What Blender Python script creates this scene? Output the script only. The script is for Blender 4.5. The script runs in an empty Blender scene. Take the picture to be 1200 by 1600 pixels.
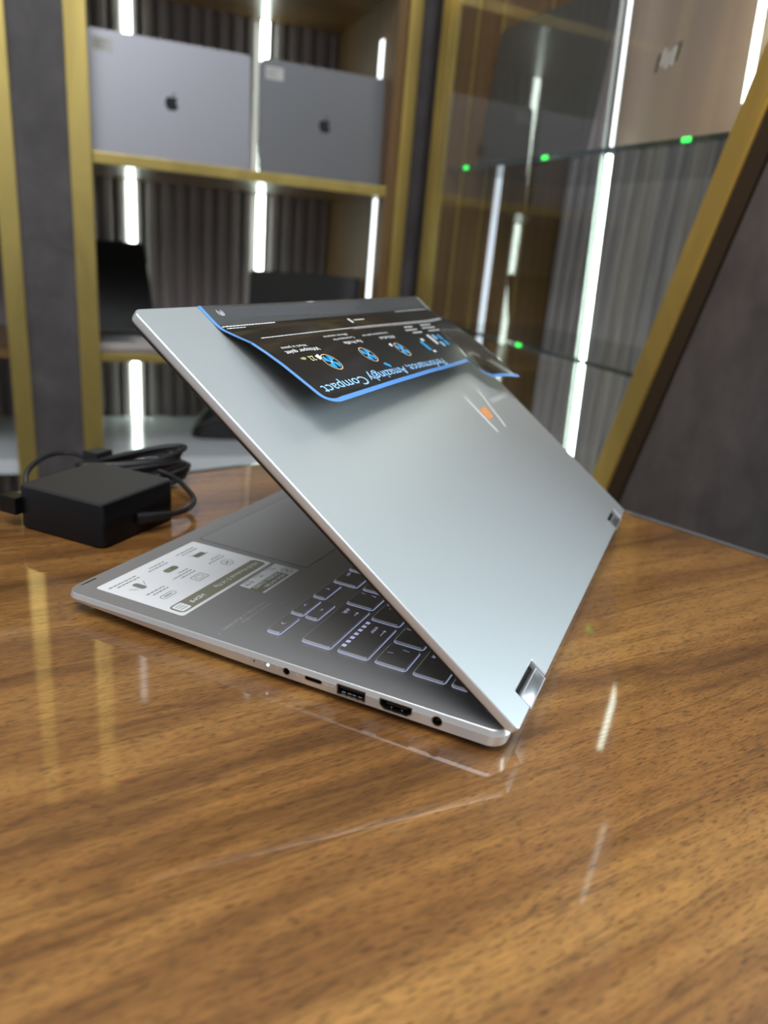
import bpy, bmesh, math, random
from mathutils import Vector, Matrix
random.seed(7)
sc = bpy.context.scene
COL = sc.collection
R = math.radians
# ------------------------------------------------------------------ camera, world, lights, exposure
cd = bpy.data.cameras.new('camera'); cam = bpy.data.objects.new('camera', cd); COL.objects.link(cam)
right = Vector((0.41084985, -0.90778415, 0.08444127)); down = Vector((-0.26990899, -0.20957637, -0.93980151)); fwd = Vector((0.87083382, 0.36332585, -0.33112352))
m = Matrix((right, -down, -fwd)).transposed().to_4x4(); m.translation = (-0.24404, -0.04152, 0.18215)
cam.matrix_world = m
cd.sensor_fit = 'VERTICAL'; cd.sensor_height = 36; cd.lens = 1160.6/1600*36
cd.clip_start = 0.01; cd.clip_end = 60
cd.dof.use_dof = True; cd.dof.focus_distance = 0.345; cd.dof.aperture_fstop = 7.2; cd.dof.aperture_blades = 0
sc.camera = cam
w = bpy.data.worlds.new('world'); sc.world = w; w.use_nodes = True
w.node_tree.nodes['Background'].inputs[0].default_value = (0.80, 0.86, 0.92, 1); w.node_tree.nodes['Background'].inputs[1].default_value = 0.42
sc.view_settings.view_transform = 'Standard'; sc.view_settings.look = 'None'; sc.view_settings.gamma = 1; sc.view_settings.exposure = 0.0
def area(name, loc, target, sx, sy, power, color):
    l = bpy.data.lights.new(name, 'AREA'); l.shape = 'RECTANGLE'; l.size = sx; l.size_y = sy; l.energy = power; l.color = color
    o = bpy.data.objects.new(name, l); COL.objects.link(o); o.location = loc
    o.rotation_euler = (Vector(target)-Vector(loc)).to_track_quat('-Z', 'Y').to_euler(); return o
area('added_lid_light', (1.35, -1.35, 0.90), (0.1, 0.0, 0.1), 2.0, 1.4, 185, (0.76, 0.92, 1.0))  # added unseen light brightening the lid from the right; its source is assumed
area('added_overhead_light', (-0.45, 0.0, 1.86), (0.0, 0.1, 0), 1.3, 1.3, 46, (0.97, 0.975, 1.0))  # added overhead light for desk and deck, no visible fixture
area('added_rear_fill', (-1.5, -0.6, 1.7), (0.1, 0.1, 0), 1.0, 1.0, 12, (0.92, 0.97, 1.0))  # added unseen fill light from behind the camera

sl_ = bpy.data.lights.new('added_warm_spot', 'SPOT'); sl_.energy = 70; sl_.color = (1.0, .50, .14); sl_.spot_size = R(17); sl_.spot_blend = .6; sl_.shadow_soft_size = .04  # unseen warm spot, assumed and added to tint the slanted bar orange
so_ = bpy.data.objects.new('added_warm_spot', sl_); COL.objects.link(so_); so_.location = (.40, .02, 1.6); so_.rotation_euler = (Vector((.735, -.045, .50))-Vector((.40, .02, 1.6))).to_track_quat('-Z', 'Y').to_euler()

# ------------------------------------------------------------------ materials
def mat(name, col=(.5, .5, .5), rough=.5, metal=0., coat=0., spec=None, emis=None, estr=0.):
    m = bpy.data.materials.new(name); m.use_nodes = True; b = m.node_tree.nodes['Principled BSDF']
    b.inputs['Base Color'].default_value = (*col, 1); b.inputs['Roughness'].default_value = rough; b.inputs['Metallic'].default_value = metal
    b.inputs['Coat Weight'].default_value = coat; b.inputs['Coat Roughness'].default_value = .04
    if spec is not None: b.inputs['Specular IOR Level'].default_value = spec
    if emis: b.inputs['Emission Color'].default_value = (*emis, 1); b.inputs['Emission Strength'].default_value = estr
    return m
class NT:
    def __init__(s, m): s.t = m.node_tree; s.n = s.t.nodes; s.l = s.t.links; s.b = s.n['Principled BSDF']
    def add(s, typ, **k):
        n = s.n.new(typ)
        for a, v in k.items(): setattr(n, a, v)
        return n
    def coords(s, scale=(1, 1, 1), rot=(0, 0, 0)):
        c = s.add('ShaderNodeTexCoord'); mp = s.add('ShaderNodeMapping'); mp.inputs['Scale'].default_value = scale; mp.inputs['Rotation'].default_value = rot
        s.l.new(c.outputs['Object'], mp.inputs[0]); return mp.outputs[0]
    def noise(s, vec, scale, detail=4, rough=.55, dist=0.):
        n = s.add('ShaderNodeTexNoise'); n.inputs['Scale'].default_value = scale; n.inputs['Detail'].default_value = detail
        n.inputs['Roughness'].default_value = rough; n.inputs['Distortion'].default_value = dist; s.l.new(vec, n.inputs['Vector']); return n.outputs['Fac']
    def ramp(s, fac, stops):
        r = s.add('ShaderNodeValToRGB'); e = r.color_ramp.elements
        while len(e) < len(stops): e.new(.5)
        for i, (p, c) in enumerate(stops): e[i].position = p; e[i].color = (*c, 1) if len(c) == 3 else c
        s.l.new(fac, r.inputs[0]); return r.outputs[0]
    def mix(s, fac, a, b, blend='MIX'):
        x = s.add('ShaderNodeMix', data_type='RGBA', blend_type=blend)
        for sock, v in ((x.inputs[0], fac), (x.inputs[6], a), (x.inputs[7], b)):
            if isinstance(v, (int, float)): sock.default_value = v
            elif isinstance(v, tuple): sock.default_value = (*v, 1)
            else: s.l.new(v, sock)
        return x.outputs[2]
    def bump(s, fac, strength, dist=.001):
        b = s.add('ShaderNodeBump'); b.inputs['Strength'].default_value = strength; b.inputs['Distance'].default_value = dist
        s.l.new(fac, b.inputs['Height']); s.l.new(b.outputs[0], s.b.inputs['Normal'])
def wood(name, base, dark, light, rot, coat, rough=.35, scale=1., pores=True):
    m = mat(name, base, rough, 0, coat); t = NT(m)
    v = t.coords((1, 1, 1), (0, 0, rot))
    def st(sx, sy, sz=1):
        mp = t.add('ShaderNodeMapping'); mp.inputs['Scale'].default_value = (sx*scale, sy*scale, sz*scale); t.l.new(v, mp.inputs[0]); return mp.outputs[0]
    big = t.noise(st(1.1, 7.5), 2.3, 3, .55, .9)
    med = t.noise(st(2.2, 34), 3.1, 5, .6, .35)
    fine = t.noise(st(9, 190), 4.0, 4, .65)
    c = t.ramp(big, [(.38, dark), (.48, base), (.60, light)])
    c = t.mix(.42, c, t.ramp(med, [(.30, dark), (.50, base), (.72, light)]))
    c = t.mix(.55, c, t.ramp(fine, [(.32, (.30, .30, .30)), (.50, (.50, .50, .50)), (.75, (.62, .62, .62))]), 'OVERLAY')
    if pores:
        mot = t.noise(st(38, 90), 2.6, 4, .62, .5)
        c = t.mix(.38, c, t.ramp(mot, [(.34, (.33, .33, .33)), (.50, (.50, .50, .50)), (.68, (.64, .64, .64))]), 'OVERLAY')
        vein = t.noise(st(.9, 19), 3.3, 3, .5, .5)
        c = t.mix(t.ramp(vein, [(.485, (0, 0, 0)), (.50, (.55, .55, .55)), (.515, (0, 0, 0))]), c, dark)
        pn = t.noise(st(70, 640), 3.0, 2, .5)
        c = t.mix(t.ramp(pn, [(.56, (0, 0, 0)), (.66, (.75, .75, .75))]), c, tuple(x*.5 for x in dark))
    t.l.new(c, t.b.inputs['Base Color']); return m
M = {}
M['table_wood'] = wood('table_wood', (.205, .088, .021), (.070, .027, .007), (.330, .160, .042), R(36), 1.0, .42)
M['cab_wood'] = wood('cabinet_wood', (.145, .075, .024), (.085, .042, .013), (.20, .11, .038), R(0), .35, .4, 1.0, False)
def vertical_wood(name, base, dark, light, coat=.3):
    m = mat(name, base, .55, 0, coat); t = NT(m)
    v = t.coords((26, 26, 1.2)); a = t.noise(v, 2.2, 4, .6, .3)
    v2 = t.coords((140, 140, 3)); b = t.noise(v2, 2., 3)
    c = t.ramp(a, [(.3, dark), (.5, base), (.7, light)]); c = t.mix(.35, c, t.ramp(b, [(.3, dark), (.7, light)]))
    t.l.new(c, t.b.inputs['Base Color']); return m
M['wall_wood'] = vertical_wood('upright_brown_wood', (.150, .078, .026), (.095, .048, .015), (.205, .115, .042), .06)
M['flute'] = vertical_wood('grey_brown_slats', (.30, .262, .265), (.20, .168, .17), (.42, .375, .38), .1)
M['flute_light'] = vertical_wood('pale_grey_slats', (.46, .40, .415), (.30, .25, .26), (.60, .54, .55), .1)
def goldm(name, col, rough):
    m = mat(name, col, rough, 1.0); t = NT(m)
    n = t.noise(t.coords((6, 6, 2.)), 1.6, 3, .5, .6)
    t.l.new(t.ramp(n, [(.35, tuple(c*.62 for c in col)), (.62, col)]), t.b.inputs['Base Color'])
    t.b.inputs['Metallic'].default_value = .8
    t.l.new(t.ramp(n, [(.3, (rough*1.3,)*3), (.7, (rough*.8,)*3)]), t.b.inputs['Roughness']); return m
M['gold'] = goldm('polished_gold', (.62, .47, .15), .38)
M['bar_gold'] = goldm('bar_gold', (.92, .68, .20), .30)
def stone(name, a, b, c3):
    m = mat(name, a, .55, 0, 0); t = NT(m)
    n = t.noise(t.coords((1, 1, 1)), 7., 6, .62, .8); n2 = t.noise(t.coords((1, 1, .6)), 26., 4, .6, .4)
    c = t.mix(.45, t.ramp(n, [(.32, a), (.52, b), (.74, c3)]), t.ramp(n2, [(.3, a), (.7, c3)]))
    t.l.new(c, t.b.inputs['Base Color']); t.bump(n2, .15, .002); return m
M['stone'] = stone('dark_cloudy_cladding', (.042, .036, .037), (.066, .058, .060), (.108, .097, .098))
M['led'] = mat('led_light', (.9, .95, .9), .4, 0, 0, None, (.84, 1.0, .88), 11.0)
M['led_soft'] = mat('dim_led_light', (.9, .95, .9), .4, 0, 0, None, (.88, .96, 1.0), 2.4)
M['led_dim'] = mat('faint_led_light', (.8, .85, .9), .4, 0, 0, None, (.80, .88, 1.0), .75)
M['green_glint'] = mat('green_spark', (.05, .5, .1), .4, 0, 0, None, (.05, 1.0, .12), 2.2)  # painted glints: the shelf clips are made to glow green
M['clear_trim'] = mat('clear_plastic_trim', (.62, .68, .66), .2, .3)
def thin_glass(name, tint, gain):
    m = bpy.data.materials.new(name); m.use_nodes = True; t = m.node_tree; t.nodes.clear()
    o = t.nodes.new('ShaderNodeOutputMaterial'); mx = t.nodes.new('ShaderNodeMixShader'); tr = t.nodes.new('ShaderNodeBsdfTransparent'); gl = t.nodes.new('ShaderNodeBsdfGlossy')
    fr = t.nodes.new('ShaderNodeFresnel'); mu = t.nodes.new('ShaderNodeMath'); mu.operation = 'MULTIPLY'; mu.use_clamp = True
    geo = t.nodes.new('ShaderNodeNewGeometry'); ml = t.nodes.new('ShaderNodeMath'); ml.operation = 'SUBTRACT'; ml.inputs[0].default_value = 1.0
    fr.inputs['IOR'].default_value = 1.5; mu.inputs[1].default_value = gain; tr.inputs[0].default_value = (*tint, 1); gl.inputs['Roughness'].default_value = .01
    t.links.new(geo.outputs['Backfacing'], ml.inputs[1]); mm = t.nodes.new('ShaderNodeMath'); mm.operation = 'MULTIPLY'
    t.links.new(fr.outputs[0], mu.inputs[0]); t.links.new(mu.outputs[0], mm.inputs[0]); t.links.new(ml.outputs[0], mm.inputs[1])
    t.links.new(mm.outputs[0], mx.inputs[0]); t.links.new(tr.outputs[0], mx.inputs[1]); t.links.new(gl.outputs[0], mx.inputs[2]); t.links.new(mx.outputs[0], o.inputs[0]); return m
M['glass'] = thin_glass('door_glass', (.97, .975, .97), 1.5)
M['shelf_glass'] = thin_glass('shelf_glass', (.88, .93, .91), 1.3)
M['glass_edge'] = mat('green_glass_edge', (.035, .06, .055), .15, 0, .5)
M['table_glass_edge'] = mat('table_edge_grey', (.24, .235, .235), .2, .4, 1.0)
M['lid'] = mat('silver_lid', (.64, .685, .695), .38, .65)
M['side'] = mat('silver_side', (.70, .705, .71), .33, .7)
M['deck'] = mat('grey_deck', (.30, .30, .305), .40, .45)
M['pad'] = mat('touchpad', (.32, .32, .33), .32, .45)
M['groove'] = mat('dark_groove', (.03, .03, .035), .5)
M['key'] = mat('keycap_top', (.235, .225, .225), .45, .3)
M['keyglow'] = mat('key_backlight', (.25, .25, .5), .4, 0, 0, None, (.60, .64, 1.0), .50)
M['legend'] = mat('key_legend', (.6, .58, .8), .5, 0, 0, None, (.62, .60, 1.0), .45)
M['print_grey'] = mat('pale_print', (.42, .42, .43), .5)
M['mark'] = mat('port_mark_print', (.78, .78, .78), .5)
M['black'] = mat('black_plastic', (.008, .008, .009), .30)
M['hole'] = mat('port_interior', (.004, .004, .004), .6)
M['steel'] = mat('port_steel', (.55, .55, .55), .25, 1.0)
M['rubber'] = mat('black_rubber', (.012, .012, .013), .6)
M['adapter_side'] = mat('adapter_gloss', (.004, .004, .005), .28, 0, 0, .3)
M['adapter_top'] = mat('adapter_matte', (.022, .022, .024), .50)
M['cable'] = mat('cable_rubber', (.010, .010, .012), .42)
M['hinge'] = mat('hinge_metal', (.33, .33, .34), .28, .8)
M['film'] = mat('film_black', (.012, .012, .012), .27, 0, .35)
M['film_top'] = mat('film_band', (.075, .082, .088), .22, 0, .6)
M['film_blue'] = mat('film_blue_border', (.12, .33, .78), .25, 0, .4)
M['ink_white'] = mat('ink_white', (.80, .80, .80), .4)
M['ink_blue'] = mat('ink_light_blue', (.30, .58, .92), .4)
M['ink_cyan'] = mat('ink_fan_blue', (.02, .34, .72), .4)
M['ink_yellow'] = mat('ink_yellow', (.80, .78, .35), .4)
M['ink_orange'] = mat('ink_orange', (.78, .50, .26), .4)
M['orange'] = mat('orange_patch', (.85, .35, .12), .4)  # plain orange patch between the two emblem lines
M['sticker'] = mat('sticker_white', (.76, .78, .80), .35)
M['olive'] = mat('sticker_olive', (.205, .20, .145), .4)
M['olive_ink'] = mat('sticker_ink', (.20, .21, .17), .5)
M['mac_silver'] = mat('silver_aluminium', (.335, .335, .375), .42, .55)
M['mac_grey'] = mat('grey_aluminium', (.185, .19, .205), .42, .55)
M['dark_grey'] = mat('charcoal_aluminium', (.135, .130, .120), .5, .4)
M['beige'] = mat('beige_aluminium', (.36, .27, .21), .6, .15)
M['logo_black'] = mat('logo_black', (.012, .012, .016), .2)
M['logo_chrome'] = mat('logo_chrome', (.85, .87, .9), .12, 1.0)
M['label'] = mat('price_label', (.52, .52, .50), .6)
M['label_ink'] = mat('price_label_ink', (.18, .18, .18), .6)
M['dark_brown'] = mat('bar_return_brown', (.035, .020, .007), .4, .3)  # brown for the bar's return, darker than its gold front
M['screen'] = mat('black_screen', (.006, .007, .009), .30, 0, 0, .35)
M['black_shell'] = mat('black_laptop_shell', (.010, .010, .012), .35)
M['keys_light'] = mat('pale_keyboard_base', (.52, .48, .48), .45)
M['white_gloss'] = mat('white_gloss_panel', (.62, .66, .70), .18, 0, .6)
M['floor'] = mat('floor_tile', (.30, .29, .28), .3); M['wallp'] = mat('wall_paint', (.30, .27, .25), .7); M['ceil'] = mat('ceiling_paint', (.62, .60, .57), .8)

# ------------------------------------------------------------------ mesh helpers
def link(name, bm, mats, parent=None, smooth=False, loc=None, rz=None):
    me = bpy.data.meshes.new(name); bmesh.ops.recalc_face_normals(bm, faces=bm.faces); bm.to_mesh(me); bm.free()
    for k in (mats if isinstance(mats, (list, tuple)) else [mats]): me.materials.append(M[k])
    o = bpy.data.objects.new(name, me); COL.objects.link(o)
    if parent: o.parent = parent
    if loc: o.location = loc
    if rz is not None: o.rotation_euler = (0, 0, rz)
    if smooth:
        me.set_sharp_from_angle(angle=R(38))
        for p in me.polygons: p.use_smooth = len(p.vertices) <= 6
    return o
def thing(name, label, cat, loc=(0, 0, 0), rz=0, group=None):
    o = bpy.data.objects.new(name, None); COL.objects.link(o); o.location = loc; o.rotation_euler = (0, 0, rz); o.empty_display_size = .02
    return tag(o, label, cat, group)
def tag(o, label, cat, group=None):
    o['label'] = label; o['category'] = cat
    if group: o['group'] = group
    return o
def box(bm, x0, x1, y0, y1, z0, z1, mi=0, bev=0., xf=None):
    vs = [bm.verts.new((x, y, z)) for x in (x0, x1) for y in (y0, y1) for z in (z0, z1)]
    fs = [bm.faces.new([vs[i] for i in q]) for q in ((0, 1, 3, 2), (4, 6, 7, 5), (0, 4, 5, 1), (2, 3, 7, 6), (0, 2, 6, 4), (1, 5, 7, 3))]
    for f in fs: f.material_index = mi
    if bev:
        es = list({e for f in fs for e in f.edges}); r = bmesh.ops.bevel(bm, geom=es, offset=bev, segments=2, affect='EDGES', profile=.7)
        for f in r['faces']: f.material_index = mi
        vs = list({v for f in fs if f.is_valid for v in f.verts} | {v for f in r['faces'] for v in f.verts})
    if xf:
        for v in vs: v.co = xf @ v.co
    return vs
def rrect(x0, x1, y0, y1, r, n=5):
    pts = []
    for cx, cy, a in ((x1-r, y1-r, 0), (x0+r, y1-r, 90), (x0+r, y0+r, 180), (x1-r, y0+r, 270)):
        for i in range(n+1):
            t = R(a+90*i/n); pts.append((cx+r*math.cos(t), cy+r*math.sin(t)))
    return pts
def loft(bm, rings, mi=0, cap=True):
    rs = [[bm.verts.new(p) for p in ring] for ring in rings]; n = len(rs[0])
    for a, b in zip(rs, rs[1:]):
        for i in range(n):
            f = bm.faces.new((a[i], a[(i+1) % n], b[(i+1) % n], b[i])); f.material_index = mi
    if cap:
        for q in (rs[0], rs[-1]):
            f = bm.faces.new(q); f.material_index = mi
    return rs
def prism(bm, pts, z0, z1, mi=0):
    loft(bm, [[(x, y, z0) for x, y in pts], [(x, y, z1) for x, y in pts]], mi)
def tube(bm, path, r, n=10, mi=0, r_end=None):
    path = [Vector(p) for p in path]; prev = None; rings = []
    for i, p in enumerate(path):
        d = (path[min(i+1, len(path)-1)]-path[max(i-1, 0)]).normalized()
        if prev is None: a = d.cross(Vector((0, 0, 1))); a = a.normalized() if a.length > 1e-4 else Vector((1, 0, 0))
        else: a = (prev-d*prev.dot(d)).normalized()
        prev = a; b = d.cross(a); rr = r if r_end is None else r+(r_end-r)*i/(len(path)-1)
        rings.append([p+(a*math.cos(2*math.pi*k/n)+b*math.sin(2*math.pi*k/n))*rr for k in range(n)])
    loft(bm, rings, mi)
def spline(pts, n=10):
    P = [Vector(p) for p in pts]; P = [P[0]*2-P[1]]+P+[P[-1]*2-P[-2]]; out = []
    for i in range(1, len(P)-2):
        for k in range(n):
            t = k/n; a, b, c, d = P[i-1:i+3]
            out.append(.5*((2*b)+(c-a)*t+(2*a-5*b+4*c-d)*t*t+(3*b-a-3*c+d)*t**3))
    out.append(P[-2]); return out
def cyl(bm, c, axis, r, h, n=24, mi=0, r2=None):
    axis = Vector(axis).normalized(); c = Vector(c); a = axis.orthogonal().normalized(); b = axis.cross(a); r2 = r if r2 is None else r2
    loft(bm, [[c+(a*math.cos(2*math.pi*k/n)+b*math.sin(2*math.pi*k/n))*q+axis*hh for k in range(n)] for q, hh in ((r, 0), (r2, h))], mi)
# flat printed artwork: 2-D pieces in (a, b) mapped by a function onto a surface
def text_pieces(s, size, align='LEFT', bold=0.):
    cu = bpy.data.curves.new('lettering', 'FONT'); cu.body = s; cu.size = size; cu.align_x = align; cu.resolution_u = 3; cu.offset = bold
    o = bpy.data.objects.new('lettering', cu); COL.objects.link(o)
    me = o.to_mesh(); V = [(v.co.x, v.co.y) for v in me.vertices]; F = [tuple(p.vertices) for p in me.polygons]
    o.to_mesh_clear(); bpy.data.objects.remove(o); bpy.data.curves.remove(cu); return V, F
class Art:
    def __init__(s, mp): s.bm = bmesh.new(); s.mp = mp; s.mats = []
    def mi(s, k):
        if k not in s.mats: s.mats.append(k)
        return s.mats.index(k)
    def poly(s, pts, k):
        f = s.bm.faces.new([s.bm.verts.new(s.mp(a, b)) for a, b in pts]); f.material_index = s.mi(k)
    def ring(s, pts, w, k):    # closed outline of width w (inward)
        cx = sum(p[0] for p in pts)/len(pts); cy = sum(p[1] for p in pts)/len(pts); n = len(pts); inn = []
        for i in range(n):
            a = Vector(pts[i-1]); b = Vector(pts[i]); c = Vector(pts[(i+1) % n]); t = (c-a); t = t.normalized() if t.length else Vector((1, 0)); q = Vector((-t.y, t.x))
            if q.dot(Vector((cx, cy))-b) < 0: q = -q
            inn.append(tuple(b+q*w))
        A = [s.bm.verts.new(s.mp(*p)) for p in pts]; B = [s.bm.verts.new(s.mp(*p)) for p in inn]
        for i in range(n):
            f = s.bm.faces.new((A[i], A[(i+1) % n], B[(i+1) % n], B[i])); f.material_index = s.mi(k)
    def line(s, a, b, w, k):
        a = Vector(a); b = Vector(b); t = (b-a).normalized(); q = Vector((-t.y, t.x))*w/2; s.poly([tuple(a-q), tuple(b-q), tuple(b+q), tuple(a+q)], k)
    def text(s, t, a, b, size, k, align='LEFT', bold=0., width=None):
        V, F = text_pieces(t, size, align, bold)
        if width:
            x0 = min(v[0] for v in V); x1 = max(v[0] for v in V); g = width/(x1-x0); V = [(v[0]*g, v[1]) for v in V]
        vs = [s.bm.verts.new(s.mp(a+x, b+y)) for x, y in V]; i = s.mi(k)
        for f in F:
            try: q = s.bm.faces.new([vs[j] for j in f]); q.material_index = i
            except Exception: pass
    def circle(s, a, b, r, n=24): return [(a+r*math.cos(2*math.pi*k/n), b+r*math.sin(2*math.pi*k/n)) for k in range(n)]
    def done(s, name, parent): return link(name, s.bm, s.mats, parent)
def structure(o): o['kind'] = 'structure'; return o

# ------------------------------------------------------------------ room shell (table top is z = 0, floor at -0.75)
bm = bmesh.new(); box(bm, -2.6, 3.2, -2.6, 3.2, -.80, -.75); structure(link('floor', bm, 'floor'))
bm = bmesh.new(); box(bm, -2.6, 3.2, -2.6, 3.2, 1.95, 2.0); structure(link('ceiling', bm, 'ceil'))
SLO = Vector((.919, 1.094, 0)); SLA = R(-45); SRO = Vector((.978, .213, 0)); SRA = R(-133)
bm = bmesh.new(); box(bm, -1.9, 1.3, .475, .53, -.75, 1.95); structure(link('wall_left', bm, 'wallp', None, loc=SLO, rz=SLA))
bm = bmesh.new(); box(bm, -.95, .62, .385, .44, -.75, 1.95); structure(link('wall_right', bm, 'wallp', None, loc=SRO, rz=SRA))

# ------------------------------------------------------------------ desk
K = Vector((.452, .219)); e1 = Vector((-.897, .442)); e2 = Vector((-.37, -.93)).normalized()
e1 = e1.normalized()
def corner_poly(inset=0.):
    a, b, c, d = K, K+e1*1.25, K+e1*1.25+e2*1.15, K+e2*1.15
    cen = (a+b+c+d)/4; pts = []
    for i, p in enumerate((a, b, c, d)):
        pr = (a, b, c, d)[i-1]; nx = (a, b, c, d)[(i+1) % 4]
        u = (pr-p).normalized(); v = (nx-p).normalized(); p = p+(u+v)*inset; rr = .022
        for k in range(7):
            t = k/6; q = (p+u*rr)*(1-t)**2+p*2*t*(1-t)+(p+v*rr)*t*t; pts.append(tuple(q))
    return pts
desk = thing('desk', 'brown wood-grain desk with glossy top under the laptop', 'desk', (0, 0, -.75))
def zz(pts, z): return [(x, y, z+.75) for x, y in pts]
bm = bmesh.new(); P0 = corner_poly(.0083); loft(bm, [zz(P0, -.045), zz(P0, 0)]); link('tabletop', bm, 'table_wood', desk)
bm = bmesh.new(); A0 = corner_poly(.0); A1 = corner_poly(.0008); A2 = corner_poly(.0085)
loft(bm, [zz(A2, -.008), zz(A0, -.0065), zz(A0, -.0012), zz(A1, .0002), zz(A2, .0004)], cap=False); link('edge_trim', bm, 'table_glass_edge', desk, True)
for nm, aa, bb in (('side_panel', K+e1*.06+e2*.10, K+e1*.06+e2*1.05), ('side_panel', K+e1*1.17+e2*.10, K+e1*1.17+e2*1.05), ('front_panel', K+e1*.09+e2*.10, K+e1*1.13+e2*.10)):
    t = (bb-aa).normalized(); q = Vector((-t.y, t.x))*.012
    bm = bmesh.new(); prism(bm, [tuple(aa-q), tuple(bb-q), tuple(bb+q), tuple(aa+q)], 0.0, .705); link(nm, bm, 'table_wood', desk)

# ------------------------------------------------------------------ left display cabinet (frame: x along the front, y into it)
def fluted(bm, x0, x1, y, z0, z1, pitch=.034, depth=.016):
    n = int(round((x1-x0)/pitch)); p = (x1-x0)/n; prof = []
    for i in range(n):
        a = x0+i*p
        prof += [(a, y), (a+p*.26, y), (a+p*.32, y-depth*.8), (a+p*.38, y-depth), (a+p*.84, y-depth), (a+p*.92, y-depth*.8)]
    prof += [(x1, y), (x1, y+.012), (x0, y+.012)]
    prism(bm, prof, z0, z1)
def led_strip(parent, x, y, z0, z1, w=.018, t=.010, k='led', lean=0., face=None):
    bm = bmesh.new(); pts = rrect(x-w/2, x+w/2, y-t, y, min(w, t)*.45, 4)
    r = [[(px-lean*(z-(z0+z1)/2), py, z) for px, py in pts] for z in (z0, z1)]
    loft(bm, r); return link('led_strip', bm, k, parent)
LZ = -.75
cabL = thing('display_cabinet', 'gold-edged wooden display cabinet on the left with grey fluted back and light strips', 'cabinet', (*SLO.xy, LZ), SLA)
def up(z): return z-LZ
X0, X1, DB = -.36, .585, .42
bm = bmesh.new(); fluted(bm, X0, X1, DB, up(-.75), up(1.25)); link('fluted_back_panel', bm, 'flute', cabL)
bm = bmesh.new(); box(bm, X1, X1+.02, .0, DB+.012, up(-.75), up(1.25)); link('side_panel', bm, 'wall_wood', cabL)
bm = bmesh.new(); box(bm, X0-.02, X0, .02, DB+.012, up(-.75), up(1.25)); link('side_panel', bm, 'wall_wood', cabL)
for zt, th_ in ((.310, .020), (-.062, .016), (.690, .020), (-.285, .03)):
    bm = bmesh.new(); box(bm, X0, X1, .004, DB-.014, up(zt-th_), up(zt)); s_ = link('shelf', bm, 'white_gloss' if zt < -.2 else 'cab_wood', cabL)
    if zt > -.2: bm = bmesh.new(); box(bm, 0.0, X1+.0, -.004, .004, up(zt-th_), up(zt)+.0005, 0, .0015); link('gold_edge', bm, 'gold', s_)
for x in (.400, .087):
    for z0, z1 in ((-.75, -.32), (-.283, -.080), (-.060, .288), (.312, .668)):
        led_strip(cabL, x, DB-.013, up(z0), up(z1))
for x, z0, z1 in ((.087, 1.0, 1.16), (.40, 1.14, 1.2)): led_strip(cabL, x, DB-.013, up(z0), up(z1), .014, .010, 'led_soft')
for d0, z0, z1 in ((.055, -.060, .288), (.085, .312, .60)):        # slim strips on the wooden side
    bm = bmesh.new(); box(bm, X1-.0022, X1, d0-.010, d0+.010, up(z0), up(z1), 0, .001); link('led_strip', bm, 'led_soft', cabL)
# corner post, double gold profile
bm = bmesh.new(); box(bm, .606, .634, -.012, .010, up(-.75), up(1.25), 0, .002); link('gold_post', bm, 'gold', cabL)
bm = bmesh.new(); box(bm, .634, .668, .004, .012, up(-.75), up(1.25)); link('post_core', bm, 'stone', cabL)
# pillar between the cabinet and its neighbour
pil = thing('pillar', 'dark stone-look pillar with gold trims at the left of the cabinet', 'pillar', (*SLO.xy, LZ), SLA)
bm = bmesh.new(); box(bm, -.132, -.040, -.006, .05, 0, up(1.15)); link('cladding', bm, 'stone', pil)
for a, b in ((-.040, -.002), (-.166, -.132)):
    bm = bmesh.new(); box(bm, a, b, -.014, .05, 0, up(1.15), 0, .002); link('gold_trim', bm, 'gold', pil)
# neighbouring wooden unit at the far left
nb = thing('wooden_cabinet', 'brown wooden cabinet just visible at the far left edge behind the gold trim', 'cabinet', (*SLO.xy, LZ), SLA)
bm = bmesh.new(); box(bm, -1.3, -.38, .16, .18, 0, up(1.25)); link('back_panel', bm, 'wall_wood', nb)
bm = bmesh.new(); box(bm, -1.3, -.40, .0, .159, up(.005), up(.035)); link('shelf', bm, 'cab_wood', nb)
bm = bmesh.new(); box(bm, -.40, -.38, .0, .159, 0, up(1.25)); link('side_panel', bm, 'wall_wood', nb)

# ------------------------------------------------------------------ right display cabinet
cabR = thing('display_cabinet', 'glass-fronted display cabinet on the right with glass shelves', 'cabinet', (*SRO.xy, LZ), SRA)
Y0, Y1, DR = -.44, .62, .305
bm = bmesh.new(); fluted(bm, Y0, Y1, DR, up(-.75), up(1.25), .038); link('fluted_back_panel', bm, 'flute_light', cabR)
bm = bmesh.new(); box(bm, Y0-.02, Y0, .008, DR+.012, up(-.75), up(1.25)); link('side_panel', bm, 'wall_wood', cabR)
for d in (.045, .10, .205):
    bm = bmesh.new(); box(bm, Y0, Y0+.002, d-.0025, d+.0025, up(-.75), up(1.25)); link('gold_inlay', bm, 'gold', cabR)
bm = bmesh.new(); box(bm, Y0+.0005, Y0+.003, .126, .138, up(-.75), up(.342), 0, .003); link('led_strip', bm, 'led_dim', cabR)
bm = bmesh.new(); box(bm, Y0-.06, Y0-.022, -.002, .012, up(-.75), up(1.25), 0, .002); link('gold_post', bm, 'gold', cabR)
bm = bmesh.new(); box(bm, Y0-.020, Y0+.0, .0, .0075, up(-.75), up(1.25)); link('door_frame', bm, 'gold', cabR)
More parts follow.
